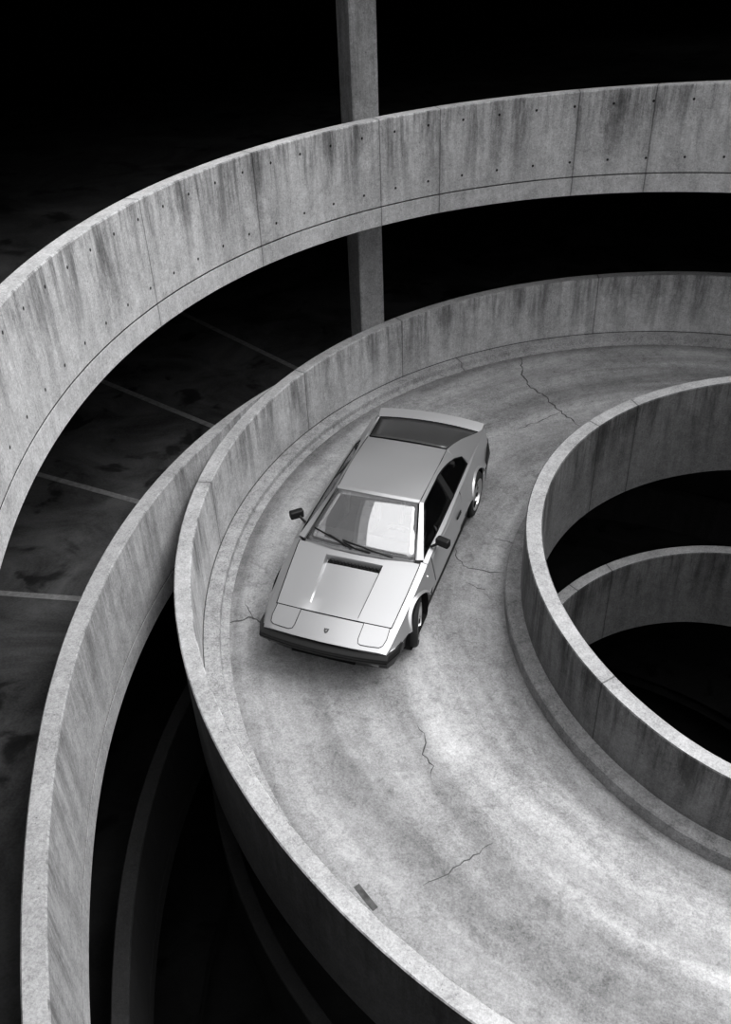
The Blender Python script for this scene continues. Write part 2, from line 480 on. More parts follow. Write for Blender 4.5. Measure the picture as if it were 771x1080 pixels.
# ------------------------------------------------------------------ parking decks around the ramp
HD, TD, SD = 1.075, .173, .246
H = 3.0317
def deck(path, width, zoff, label, ztop_mat, name='floor', back=True):
    ns = normals(path); s = arclen(path); rows = (0.0, .03, width * .25, width * .5, width)
    verts = []; faces = []; uvs = []; fm = []
    K = len(rows); n = len(path)
    for i, p in enumerate(path):
        for r in rows: verts.append((p.x + ns[i].x * r, p.y + ns[i].y * r, p.z + zoff))
    b0 = len(verts)
    for i, p in enumerate(path):
        for r in rows: verts.append((p.x + ns[i].x * r, p.y + ns[i].y * r, p.z + zoff - SD + .002))
    for i in range(n - 1):
        for j in range(K - 1):
            a = i * K + j; f = (a, a + K, a + K + 1, a + 1)
            faces.append(f); fm.append(0); uvs.append([(0, 0)] * 4)
            faces.append(tuple(x + b0 for x in f[::-1])); fm.append(1); uvs.append([(0, 0)] * 4)
    o = mesh_obj(name, verts, faces, None, None, uvs, mats=[ztop_mat, M['soffit']], fm=fm)
    tag(o, label, 'parking floor', kind='structure')
    return o

# lower deck follows the left wall, then the back of the ramp's outer parapet
def meet_index(P, Q, qoff):
    """index in P of the last point (from the high-angle end) that lies outside Q offset by qoff"""
    nq = normals(Q)
    for i in range(len(P) - 1, -1, -1):
        j = min(range(len(Q)), key=lambda k: (Q[k].xy - P[i].xy).length)
        if (P[i].xy - Q[j].xy).dot(nq[j].xy) < qoff: return i, j
    return 0, 0
DLOW = [p.copy() for p in DCK_LONG]
for p in DLOW:
    a = math.atan2(p.y + .0658, p.x + 1.0207) % (2 * PI)
    f = min(1, max(0, (3.75 - a) / .85)); f = f * f * (3 - 2 * f); dz = -.16 * f
    ray0 = p + Vector((0, 0, HD)) - Vector((-1.9942, -9.3175, 7.2563))
    p += ray0 * (dz / ray0.z)
pi, qj = meet_index(DLOW, OUT, T + .005 - TD)
LOWP = DLOW[pi:]
nO = normals(OUT); sL = arclen(LOWP); CL = []
for i, p in enumerate(LOWP):
    j = min(range(len(OUT)), key=lambda k: (OUT[k].xy - p.xy).length)
    CL.append(T - .02 - (p.xy - OUT[j].xy).dot(nO[j].xy))
behind = [Vector((OUT[k].x + nO[k].x * T, OUT[k].y + nO[k].y * T, LOWP[0].z)) for k in range(0, qj)]
lw = sweep('wall_left', LOWP, wall_prof(HD, TD, SD), M['lower'], clipo=CL)
tag(lw, 'curved concrete parapet of the lower parking deck at the left edge', 'parapet', kind='structure')
lowdeck = [p for p in behind] + [Vector((p.x, p.y, p.z)) for p in LOWP]
low_floor = deck(lowdeck, 13, 0, 'shade-dark stained parking floor with painted bay lines, behind the left parapet', M['floor'], 'floor')
uw = sweep('wall_upper', shift(DCK_LONG, H), wall_prof(HD, TD, SD), M['upper'])
tag(uw, 'long curved concrete parapet of the upper deck with rows of tie holes', 'parapet', kind='structure')
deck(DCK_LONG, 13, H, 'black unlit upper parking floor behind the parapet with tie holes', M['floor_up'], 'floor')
# deck over the upper one: keeps it dark
tw = sweep('wall_top', shift(DCK_LONG, 2 * H + 1.3), wall_prof(HD, TD, SD), M['lower'])
tag(tw, 'parapet of the next deck above, out of the frame', 'parapet', kind='structure')
deck(DCK_LONG, 13, 2 * H + 1.3, 'deck above the upper one, out of the frame', M['floor'], 'floor')
# deck below
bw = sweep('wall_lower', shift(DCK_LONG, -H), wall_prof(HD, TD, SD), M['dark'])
tag(bw, 'dim parapet of the deck below, faint curve in the black left gap', 'parapet', kind='structure')
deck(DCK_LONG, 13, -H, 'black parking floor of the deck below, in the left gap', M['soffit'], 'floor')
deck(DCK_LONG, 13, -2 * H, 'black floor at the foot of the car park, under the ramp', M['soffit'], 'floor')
# back walls closing the decks
ns = normals(DCK_LONG)
BK = [Vector((p.x + n.x * 12.9, p.y + n.y * 12.9, 0)) for p, n in zip(DCK_LONG, ns)]
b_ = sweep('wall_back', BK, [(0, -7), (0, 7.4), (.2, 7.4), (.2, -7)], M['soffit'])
tag(b_, 'black far wall of the parking decks', 'wall', kind='structure')
# ground at the bottom of the well
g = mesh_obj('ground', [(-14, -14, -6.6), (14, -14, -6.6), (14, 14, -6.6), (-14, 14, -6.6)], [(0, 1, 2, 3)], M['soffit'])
tag(g, 'black ground at the bottom of the open well', 'ground', kind='structure')

# ------------------------------------------------------------------ camera
CY, CP_, CR = 1.7927, -.6671, -.0449
fwd = Vector((math.cos(CY) * math.cos(CP_), math.sin(CY) * math.cos(CP_), math.sin(CP_)))
rt = Vector((math.sin(CY), -math.cos(CY), 0)); up = rt.cross(fwd)
r2 = rt * math.cos(CR) + up * math.sin(CR); u2 = -rt * math.sin(CR) + up * math.cos(CR)
cd = bpy.data.cameras.new('camera'); cam = bpy.data.objects.new('camera', cd); COL.objects.link(cam)
cam.matrix_world = Matrix(((r2.x, u2.x, -fwd.x, -1.9942), (r2.y, u2.y, -fwd.y, -9.3175), (r2.z, u2.z, -fwd.z, 7.2563), (0, 0, 0, 1)))
cd.sensor_fit = 'VERTICAL'; cd.sensor_height = 36; cd.lens = 1001.09 * 36 / 1080
cd.shift_x = -2.53 / 1080; cd.shift_y = 70.12 / 1080
cd.clip_start = .05; cd.clip_end = 200
SC.camera = cam
CAMP = Vector((-1.9942, -9.3175, 7.2563))
def ray(px, py):
    return (fwd + r2 * ((px - 385.5 - 2.53) / 1001.09) - u2 * ((py - 540 - 70.12) / 1001.09))
def at_z(px, py, z):
    """world point of a surface at height z along a sight line; used only to take plan positions off the photo"""
    d = ray(px, py); t = (z - CAMP.z) / d.z
    return CAMP + d * t

# ------------------------------------------------------------------ columns and painted lines
def column(cx, cy, z0, z1, nx, ny, label):
    n = Vector((nx, ny, 0)).normalized(); e = Vector((-n.y, n.x, 0)); w = .21
    V = []; c = .02
    prof = [(-w + c, -w), (w - c, -w), (w, -w + c), (w, w - c), (w - c, w), (-w + c, w), (-w, w - c), (-w, -w + c)]
    zs = [z0 + (z1 - z0) * i / 12 for i in range(13)]
    for z in zs:
        for a, b in prof:
            p = Vector((cx, cy, z)) + e * a + n * b; V.append(p)
    F = []; U = []; L = [0]
    for i in range(8): L.append(L[-1] + (Vector(prof[i]) - Vector(prof[(i + 1) % 8])).length)
    for k in range(12):
        for i in range(8):
            j = (i + 1) % 8; F.append((k * 8 + i, k * 8 + j, k * 8 + 8 + j, k * 8 + 8 + i))
            U.append(((L[i], zs[k]), (L[i + 1], zs[k]), (L[i + 1], zs[k + 1]), (L[i], zs[k + 1])))
    F.append(tuple(range(8))); U.append([(0, 0)] * 8); F.append(tuple(range(96, 104))); U.append([(0, 0)] * 8)
    o = mesh_obj('concrete_column', V, F, M['column'], None, U)
    bm = bmesh.new(); bm.from_mesh(o.data); bmesh.ops.recalc_face_normals(bm, faces=bm.faces); bm.to_mesh(o.data); bm.free()
    tag(o, label, 'column', kind='structure')
column(-5.10, 5.29, .26, 7.0, .62, -.78, 'square concrete column rising behind both curved parapets at the top')

def quad_strip(pts, w, zf, name, mat, th=.004):
    """thin painted strip laid on a floor of height zf(x, y)"""
    mb = MB(); n = len(pts); V = []
    for i, p in enumerate(pts):
        d = Vector(pts[min(i + 1, n - 1)]) - Vector(pts[max(i - 1, 0)]); d.normalize(); s = Vector((-d.y, d.x))
        ww = w[i] if isinstance(w, (list, tuple)) else w
        for q in (1, -1):
            x, y = p[0] + s.x * q * ww / 2, p[1] + s.y * q * ww / 2; z = zf(x, y)
            V.append((x, y, z + th)); V.append((x, y, z - .01))
    F = []
    for i in range(n - 1):
        a = i * 4; F += [(a, a + 4, a + 6, a + 2), (a, a + 1, a + 5, a + 4), (a + 2, a + 6, a + 7, a + 3)]
    F += [(0, 2, 3, 1), ((n - 1) * 4, (n - 1) * 4 + 1, (n - 1) * 4 + 3, (n - 1) * 4 + 2)]
    mb.add(V, F); return mb.build(name, mat)

from mathutils.bvhtree import BVHTree
fbv = BVHTree.FromPolygons([v.co[:] for v in low_floor.data.vertices], [p.vertices[:] for p in low_floor.data.polygons if p.material_index == 0])
def floor_z(x, y):
    h = fbv.ray_cast(Vector((x, y, 2.9)), Vector((0, 0, -1)))
    return h[0].z if h[0] else .3
for a, b, lab in (((-7.22, .55), (-12.4, 2.03), 'faded bay line nearest the middle of the left parapet'),
                  ((-6.93, 2.79), (-11.9, 5.4), 'faded bay line ending where the two parapets meet'),
                  ((-6.12, 4.85), (-10.0, 7.7), 'faint bay line closest to the column'),
                  ((-7.10, -1.68), (-12.4, -1.9), 'bay line at the left edge, above the left parapet')):
    pts = [(a[0] + (b[0] - a[0]) * i / 14, a[1] + (b[1] - a[1]) * i / 14) for i in range(15)]
    o = quad_strip(pts, .10, floor_z, 'parking_line', M['paint_line'])
    tag(o, lab, 'painted line', 'painted bay lines on the lower parking floor')

# cracks and a drain slot in the road: they follow its surface
rb = ramp.data
from mathutils.bvhtree import BVHTree
bv = BVHTree.FromPolygons([v.co[:] for v in rb.vertices], [p.vertices[:] for p in rb.polygons if p.material_index == 0])
def road_z(x, y):
    h = bv.ray_cast(Vector((x, y, 9)), Vector((0, 0, -1)))
    return h[0].z if h[0] else 0
def road_pt(px, py):
    z = 0
    for _ in range(12):
        p = at_z(px, py, z); z = road_z(p.x, p.y)
    return (p.x, p.y)
def crack(pix, w=.014, seed=0):
    rnd = random.Random(seed); P = [Vector(road_pt(*p)) for p in pix]; out = []
    for i in range(len(P) - 1):
        n = max(3, int((P[i + 1] - P[i]).length / .06)); d = (P[i + 1] - P[i]); s = Vector((-d.y, d.x)).normalized()
        for k in range(n): out.append(P[i] + d * (k / n) + s * rnd.uniform(-.022, .022))
    out.append(P[-1]); n = len(out)
    ws = [w * rnd.uniform(.4, 1.2) * min(1, .25 + min(i, n - 1 - i) / 4) for i in range(n)]
    o = quad_strip([tuple(p) for p in out], ws, road_z, 'crack', M['crack'], .0025)
    o.parent = ramp
for k, (pix, w) in enumerate([([(543, 378), (551, 395), (557, 407), (574, 417), (584, 428), (596, 438), (611, 449)], .02),
                         ([(593, 433), (577, 441), (562, 447), (545, 453)], .012),
                         ([(478, 578), (488, 597), (498, 600), (517, 603), (531, 604)], .014),
                         ([(522, 568), (535, 571), (549, 577)], .012),
                         ([(236, 657), (252, 654), (262, 652), (268, 652), (276, 656), (281, 661)], .022),
                         ([(268, 652), (264, 643), (258, 634)], .012),
                         ([(447, 935), (465, 924), (485, 912), (500, 903), (520, 889)], .012),
                         ([(441, 765), (450, 778), (447, 795), (458, 808), (455, 822)], .014),
                         ([(300, 478), (318, 466), (336, 462)], .012),
                         ([(494, 615), (510, 622), (517, 632)], .010)]):
    crack(pix, w, k)
dr = quad_strip([road_pt(376, 934), road_pt(383, 943), road_pt(391, 953), road_pt(396, 959)], .06, road_z, 'drain_slot', plain('drain_rust', .07, .8, noise=.6), .006)
tag(dr, 'small dark drain slot set beside the kerb at the bottom of the ramp', 'drain')

# ------------------------------------------------------------------ the car (local frame: x forward, y to its left, z up)
M['paint'] = None
def paint():
    k = NT('silver_metallic_paint'); b = k.b
    ob = k.node('ShaderNodeTexCoord').outputs['Object']
    fl = k.noise(ob, 500, 2, .5)
    k.grey(k.maprange(fl, .3, .7, .50, .57, False))
    b.inputs['Metallic'].default_value = .68; b.inputs['Roughness'].default_value = .34
    b.inputs['Coat Weight'].default_value = .35; b.inputs['Coat Roughness'].default_value = .08
    return k.m
M['paint'] = paint()
M['trim'] = plain('black_trim', .011, .5, spec=.28)
M['seam'] = plain('dark_panel_gap', .01, .9, spec=.1)
M['rubber'] = plain('tyre_rubber', .015, .75, spec=.3, noise=.2)
M['alloy'] = plain('alloy_wheel', .62, .3, metal=.9)
M['glass'] = glass_mat('windscreen_glass', .24, .9, .12)
M['sglass'] = glass_mat('side_glass', .0, .95, .0)
M['rglass'] = plain('dark_rear_glass', .05, .32, coat=.3, spec=.6)
M['leather'] = plain('dark_leather', .16, .45, noise=.2)
M['leather_pale'] = plain('worn_leather', .6, .4, noise=.2)
M['dash'] = plain('dash_vinyl', .26, .6, noise=.2)
M['lamp'] = plain('lamp_lens', .12, .1, coat=1.0)
M['lowbody'] = plain('dark_lower_body', .035, .5, spec=.3)
M['chrome'] = plain('chrome', .8, .12, metal=1.0)
M['carpet'] = plain('cabin_carpet', .02, .95, spec=.1)
M['badge'] = plain('badge_enamel', .05, .3, coat=.5)

car = empty('sports_car')
car.matrix_world = Matrix(((-.15678, .98763, -.00262, -3.8866), (-.98419, -.15593, -.08282, -.0060), (-.08221, -.01661, .99656, .0165), (0, 0, 0, 1)))
tag(car, 'silver wedge-shaped sports coupe with black bumpers driving down the spiral ramp', 'car')

def ip(tab, x):
    if x >= tab[0][0]: return tab[0][1]
    for (a, va), (b, vb) in zip(tab, tab[1:]):
        if x >= b: return vb + (va - vb) * (x - b) / (a - b)
    return tab[-1][1]
YSH = [(1.90, .715), (1.81, .735), (1.5, .765), (1.16, .79), (.83, .81), (.58, .812), (0, .82), (-.6, .80), (-1.06, .79), (-1.7, .755), (-2.1, .715)]
ZSH = [(1.90, .512), (1.81, .54), (1.5, .62), (1.16, .705), (.83, .79), (.62, .825), (0, .835), (-.6, .84), (-1.06, .84), (-1.7, .83), (-2.1, .805)]
YM = [(1.92, .73), (1.7, .80), (1.35, .865), (.8, .872), (-.6, .872), (-1.3, .88), (-1.75, .865), (-2.1, .79)]
ysh = lambda x: ip(YSH, x)
zsh = lambda x: ip(ZSH, x)
ym = lambda x: ip(YM, x)
ytop = lambda x: ysh(x) - .075          # hood / deck seam
ztop = lambda x: zsh(x) + .016
def zc(x): return ztop(x) + .014        # crown on the centre line
def bow(x, y):
    w = min(1, max(0, (x - 1.3) / .6)); w2 = min(1, max(0, (-x - 1.6) / .5))
    return .055 * w * (1 - (y / .74) ** 2) - .05 * w2 * (1 - (y / .74) ** 2)
ZM = .485
def topz(x, y):
    t = min(1, abs(y) / max(.01, ytop(x))); return zc(x) + (ztop(x) - zc(x)) * t * t

def hull():
    xs = [1.90, 1.86, 1.80, 1.70, 1.607, 1.60, 1.50, 1.40, 1.3, 1.16, 1.0, .9, .83, .76, .725, .715, .6, .4, .2, 0, -.2, -.4, -.6, -.8, -1.0, -1.01, -1.03, -1.2, -1.35, -1.5, -1.7, -1.9, -2.0, -2.08, -2.11]
    rings = []
    for x in xs:
        cab = -1.015 < x < .72
        ys, zs, m = ysh(x), zsh(x), ym(x)
        low = .19 if x < 1.65 else .385
        if cab: top = [(0, .24), (.30, .24), (.66, .24), (ys - .055, zs + .012)]
        elif x >= .72 and x <= 1.605:
            top = [(0, zc(x) - .075), (.33, zc(x) - .075), (ytop(x) - .03, ztop(x) - .03), (ytop(x), ztop(x))]
        elif x > 1.605: top = [(0, zc(x)), (.33, topz(x, .33)), (ytop(x) - .03, topz(x, ytop(x) - .03)), (ytop(x), ztop(x))]
        elif x > -1.93: top = [(0, .74), (.33, .74), (.60, .76), (ys - .035, zs + .006)]
        else: top = [(0, zs + .012), (.33, zs + .01), (.60, zs + .006), (ys - .03, zs + .004)]
        half = top + [(ys, zs), (ys + .012, zs - .03), (m, ZM + .012), (m + .004, ZM), (m - .03, ZM - .03), (m - .055, min(low + .05, ZM - .04)), (m - .10, low), (0, low)]
        ring = []
        for (y, z) in half: ring.append((x + bow(x, y), y, z))
        for (y, z) in half[::-1][1:-1]: ring.append((x + bow(x, y), -y, z))
        rings.append(ring)
    n = len(rings[0]); V = [p for r in rings for p in r]; F = []
    for i in range(len(rings) - 1):
        for j in range(n):
            k = (j + 1) % n; F.append((i * n + j, i * n + k, (i + 1) * n + k, (i + 1) * n + j))
    F.append(tuple(range(n))); F.append(tuple((len(rings) - 1) * n + j for j in range(n))[::-1])
    o = mesh_obj('body', V, F, M['paint'], None); fix_normals(o)
    return o
def bake(o, cutters):
    for c in cutters:
        m = o.modifiers.new('b', 'BOOLEAN'); m.operation = 'DIFFERENCE'; m.object = c; m.solver = 'EXACT'
    dg = bpy.context.evaluated_depsgraph_get(); me = bpy.data.meshes.new_from_object(o.evaluated_get(dg))
    o.modifiers.clear(); o.data = me
    for c in cutters: bpy.data.objects.remove(c)
def cyl_cutter(x, y0, y1, r, z):
    mb = MB(); mb.lathe([(r, y0), (r, y1)], 48, 'y', (x, 0, z)); return mb.build('cutter', M['seam'])
FA, RA, WR = 1.145, -1.285, .305
body = hull()
bpy.context.view_layer.update()
cut = []
for ax in (FA, RA):
    for s in (1, -1):
        a, b = (.60, 1.1) if s > 0 else (-1.1, -.60)
        cut.append(cyl_cutter(ax, a, b, .345, .315))
bake(body, cut)
body.parent = car; auto_smooth(body, 28)
body.data.materials.clear(); body.data.materials.append(M['paint']); body.data.materials.append(M['lowbody'])
for p in body.data.polygons:
    c = p.center
    p.material_index = 1 if (c.z < ZM - .035 or (abs(c.y) < .84 and p.normal.z < -.3)) else 0

def strip3(pts, w, name, mat, parent, r=None, n=6):
    mb = MB(); mb.tube(pts, w / 2, n); return mb.build(name, mat, parent, smooth=50)
def both(fn):
    for s in (1, -1): fn(s)

# black wheel wells
def well(s, ax):
    mb = MB(); y0, y1 = s * .58, s * .845
    prof = [(.343, y0), (.343, y1), (.335, y1), (.335, y0)]
    mb.lathe([(.343, y0), (.343, y1)], 36, 'y', (ax, 0, .315))
    # keep it open: rebuild without the outer cap
    V = []; F = []; n = 36
    for h in (y0, y1):
        for k in range(n):
            a = 2 * PI * k / n; V.append((ax + .342 * math.cos(a), h, .315 + .342 * math.sin(a)))
    for k in range(n): F.append((k, (k + 1) % n, n + (k + 1) % n, n + k))
    F.append(tuple(range(n)))
    V = [(x, y, max(z, .14)) for x, y, z in V]
    mesh_obj('wheel_well', V, F, M['seam'], car)
for ax in (FA, RA): both(lambda s: well(s, ax))
# flared arch lips
def lip(s, ax):
    V = []; F = []; n = 26; a0, a1 = math.radians(22), math.radians(158)
    prof = [(.343, -.03), (.343, .010), (.352, .015), (.360, .006), (.378, -.014), (.378, -.04)]
    m = len(prof)
    for i in range(n + 1):
        a = a0 + (a1 - a0) * i / n; f = max(.0, math.sin(a)) ** .5
        for (r, o) in prof:
            rr = .343 + (r - .343) * (.35 + .65 * f)
            x = ax + rr * math.cos(a); z = .315 + rr * math.sin(a)
            yb = ym(x) if z < ZM else ym(x) + (ysh(x) + .012 - ym(x)) * min(1, (z - ZM) / max(.05, zsh(x) - .03 - ZM))
            if z < ZM - .01: yb = ym(x) - .03
            V.append((x, s * (yb + o + .008), z))
    for i in range(n):
        for j in range(m - 1):
            f = (i * m + j, i * m + j + 1, (i + 1) * m + j + 1, (i + 1) * m + j); F.append(f if s > 0 else f[::-1])
    o = mesh_obj('wheel_arch', V, F, M['paint'], car); fix_normals(o); auto_smooth(o, 50)
for ax in (FA, RA): both(lambda s: lip(s, ax))

# hood with sunken, widening channel that ends in a dark vent
def hood():
    xs = [1.597, 1.5, 1.4, 1.3, 1.2, 1.1, 1.0, .945, .94, .885, .88, .82, .755]
    V = []; F = []
    for x in xs:
        yi = .285 + (.335 - .285) * (1.597 - x) / (1.597 - .88)
        d = 0.0
        if x > .942: d = .055 * min(1, max(0, (1.56 - x) / .6)) ** .9
        elif x > .882: d = .085
        Y = [-(ytop(x) - .006), -.5, -(yi + .018), -yi, -.15, 0, .15, yi, yi + .004, .5, ytop(x) - .006]
        for j, y in enumerate(Y):
            z = topz(x, y) + .004
            if 3 <= j <= 7: z -= d
            V.append((x + bow(x, y), y, z))
    m = 11
    for i in range(len(xs) - 1):
        for j in range(m - 1): F.append((i * m + j, i * m + j + 1, (i + 1) * m + j + 1, (i + 1) * m + j))
    o = mesh_obj('hood', V, F, M['paint'], car); fix_normals(o)
    so = o.modifiers.new('thickness', 'SOLIDIFY'); so.thickness = .012; so.offset = -1
    auto_smooth(o, 20)
    # the vent slot with its slats
    mb = MB()
    z = zc(.91) - .072
    mb.box((.912, 0, z), (.055, .655, .01)); v = mb.build('vent', M['seam'], o)
    for k in range(15):
        sl = MB(); y = -.30 + k * .6 / 14; sl.box((.912, y, z + .012), (.050, .008, .026)); sl.build('vent_slat', M['trim'], o)
    # dark strip painted in for the shaded crease of the channel
    for s in (1,):
        P = []
        for k in range(9):
            x = 1.56 - k * (1.56 - .88) / 8; yi = .285 + .05 * (1.597 - x) / .717
            P.append((x + bow(x, yi), s * yi, topz(x, yi) + .006 - .004))
        strip3(P, [.008 + .0 * i for i in range(9)][0], 'channel_shade_strip', M['seam'], o)
    return o
hood_o = hood()
# panel gaps: front of hood, hood sides up to the screen
def seam(pts, w=.010, nm='panel_gap', par=None): return strip3(pts, w, nm, M['seam'], par or body)
seam([(1.60 + bow(1.6, y), y, topz(1.6, y) + .003) for y in [-.68 + i * 1.36 / 16 for i in range(17)]], .012)
for s in (1, -1):
    seam([(x + bow(x, ytop(x)), s * ytop(x), ztop(x) + .003) for x in [1.60 - i * (1.60 - .74) / 10 for i in range(11)]], .010)
# pop-up headlight covers
def hl(s):
    def P(x, y): return (x + bow(x, y), s * y, topz(x, y) + .004)
    out = [(1.605, .372), (1.605, .665), (1.74, .672), (1.82, .655), (1.845, .62), (1.85, .50), (1.85, .42), (1.835, .385), (1.79, .372)]
    n = len(out); top = [P(*q) for q in out]; bot = [(p[0], p[1], p[2] - .012) for p in top]
    cxy = P(1.72, .52)
    V = top + bot + [cxy]; F = [(i, (i + 1) % n, 2 * n) for i in range(n)] + [(i, i + n, (i + 1) % n + n, (i + 1) % n) for i in range(n)]
    o = mesh_obj('headlight_cover', V, F, M['paint'], car); fix_normals(o); auto_smooth(o, 30)
    strip3([(p[0], p[1], p[2]) for p in top[1:] + top[:1]], .0075, 'cover_gap', M['seam'], o)
both(hl)
# badge on the nose: a small shield with a pale mark
def shield(sc, z, nm, mat, par):
    pr = [(0, -.5), (.22, -.36), (.40, -.05), (.45, .45), (.15, .38), (0, .5), (-.15, .38), (-.45, .45), (-.40, -.05), (-.22, -.36)]
    sl = (zc(1.70) - zc(1.84)) / .14; V = []
    for (y, x) in pr:
        X = 1.775 + .05 - x * -sc * 1.0 - .05; V.append((1.775 + bow(1.775, 0) + x * -sc * -1 * -1, y * sc, topz(1.775 - x * sc, 0) + z))
    n = len(V); B = [(a, b, c - .006) for a, b, c in V]
    F = [tuple(range(n))] + [(i, i + n, (i + 1) % n + n, (i + 1) % n) for i in range(n)] + [tuple(range(2 * n - 1, n - 1, -1))]
    o = mesh_obj(nm, V + B, F, mat, par); fix_normals(o); return o
bd = shield(.062, .006, 'badge', M['badge'], car)
shield(.030, .009, 'badge_mark', M['chrome'], bd)

# ---- front bumper: black, wraps the corners, with lower spoiler, lamps and intake
def yb_path(off, z, x0=1.55, ysc=1.0):
    """outline of the nose at offset: from right side round to the left"""
    P = []
    xf = 1.90 + off
    P.append((x0, -(ym(x0) - .01 + off * .2)))
    P.append((1.78, -(.80 + off * .3)))
    for i in range(13):
        y = -.745 + 1.49 * i / 12; P.append((xf + .06 * (1 - (y / .745) ** 2), y))
    P.append((1.78, .80 + off * .3)); P.append((x0, ym(x0) - .01 + off * .2))
    return [(x, y * ysc) for x, y in P]
def wrap(name, prof, mat, x0, par=car, smooth=30, ysc=1.0):
    """prof: list of (forward offset, z)"""
    rings = [[(x, y, z) for (x, y) in yb_path(o, z, x0, ysc)] for (o, z) in prof]
    n = len(rings[0]); V = [p for r in rings for p in r]; F = []
    m = len(rings)
    for i in range(m):
        k = (i + 1) % m
        for j in range(n - 1): F.append((i * n + j, i * n + j + 1, k * n + j + 1, k * n + j))
    F.append(tuple(i * n for i in range(m))); F.append(tuple(i * n + n - 1 for i in range(m))[::-1])
    o = mesh_obj(name, V, F, mat, par); fix_normals(o); auto_smooth(o, smooth); return o
fb = wrap('front_bumper', [(-.08, .500), (.0, .502), (.055, .478), (.075, .44), (.06, .40), (-.08, .395)], M['trim'], 1.62)
wrap('bumper_groove', [(.058, .462), (.079, .462), (.080, .450), (.06, .450)], M['seam'], 1.66, fb)
wrap('front_spoiler', [(-.10, .395), (-.005, .395), (.0, .33), (-.03, .255), (-.12, .255)], M['trim'], 1.56, ysc=.955)
for s in (1, -1):
    mb = MB(); mb.box((1.925, s * .54, .352), (.03, .20, .04), Matrix.Rotation(-s * .10, 3, 'Z')); mb.build('indicator_lamp', M['lamp'], fb, bev=.006)
for k in range(4):
    mb = MB(); mb.box((1.955, 0, .345 - k * .018 + .02), (.03, .75, .006)); mb.build('intake_bar', M['seam'], fb)

# ---- greenhouse
WB, WT = (.735, .672, .832), (.062, .500, 1.118)     # screen corners, bottom and top
def screen_pt(a, b, lift=0):     # a 0..1 up, b -1..1 across
    y = (WB[1] + (WT[1] - WB[1]) * a) * b
    x = WB[0] + (WT[0] - WB[0]) * a + .045 * (1 - b * b) * (1 - a * .5)
    z = WB[2] + (WT[2] - WB[2]) * a + .014 * (1 - b * b) + .012 * math.sin(a * PI)
    return (x, y, z + lift)
V = []; F = []; NA, NB = 8, 12
for i in range(NA + 1):
    for j in range(NB + 1): V.append(screen_pt(i / NA, -1 + 2 * j / NB))
for i in range(NA):
    for j in range(NB): a = i * (NB + 1) + j; F.append((a, a + NB + 1, a + NB + 2, a + 1))
ws = mesh_obj('windscreen', V, F, M['glass'], car, smooth=True)
so = ws.modifiers.new('thickness', 'SOLIDIFY'); so.thickness = .006
strip3([screen_pt(i / 8, -1, .004) for i in range(9)] + [screen_pt(1, -1 + 2 * j / 12, .004) for j in range(1, 13)] + [screen_pt(1 - i / 8, 1, .004) for i in range(1, 9)], .009, 'rubber_seal', M['seam'], ws)
# painted surround: header and two pillars
def rail(name, A, B, par, mat=None, th=.03):
    """ruled strip between polylines A and B, thickened"""
    n = len(A); V = [Vector(p) for p in A] + [Vector(p) for p in B]; F = [(i, i + 1, n + i + 1, n + i) for i in range(n - 1)]
    o = mesh_obj(name, V, F, mat or M['paint'], par); fix_normals(o)
    so = o.modifiers.new('thickness', 'SOLIDIFY'); so.thickness = th; so.offset = 0
    auto_smooth(o, 30); return o
roofz = lambda x, y: 1.122 + .022 * (1 - (y / .52) ** 2) + .020 * math.sin(PI * (.05 - x) / 1.1)
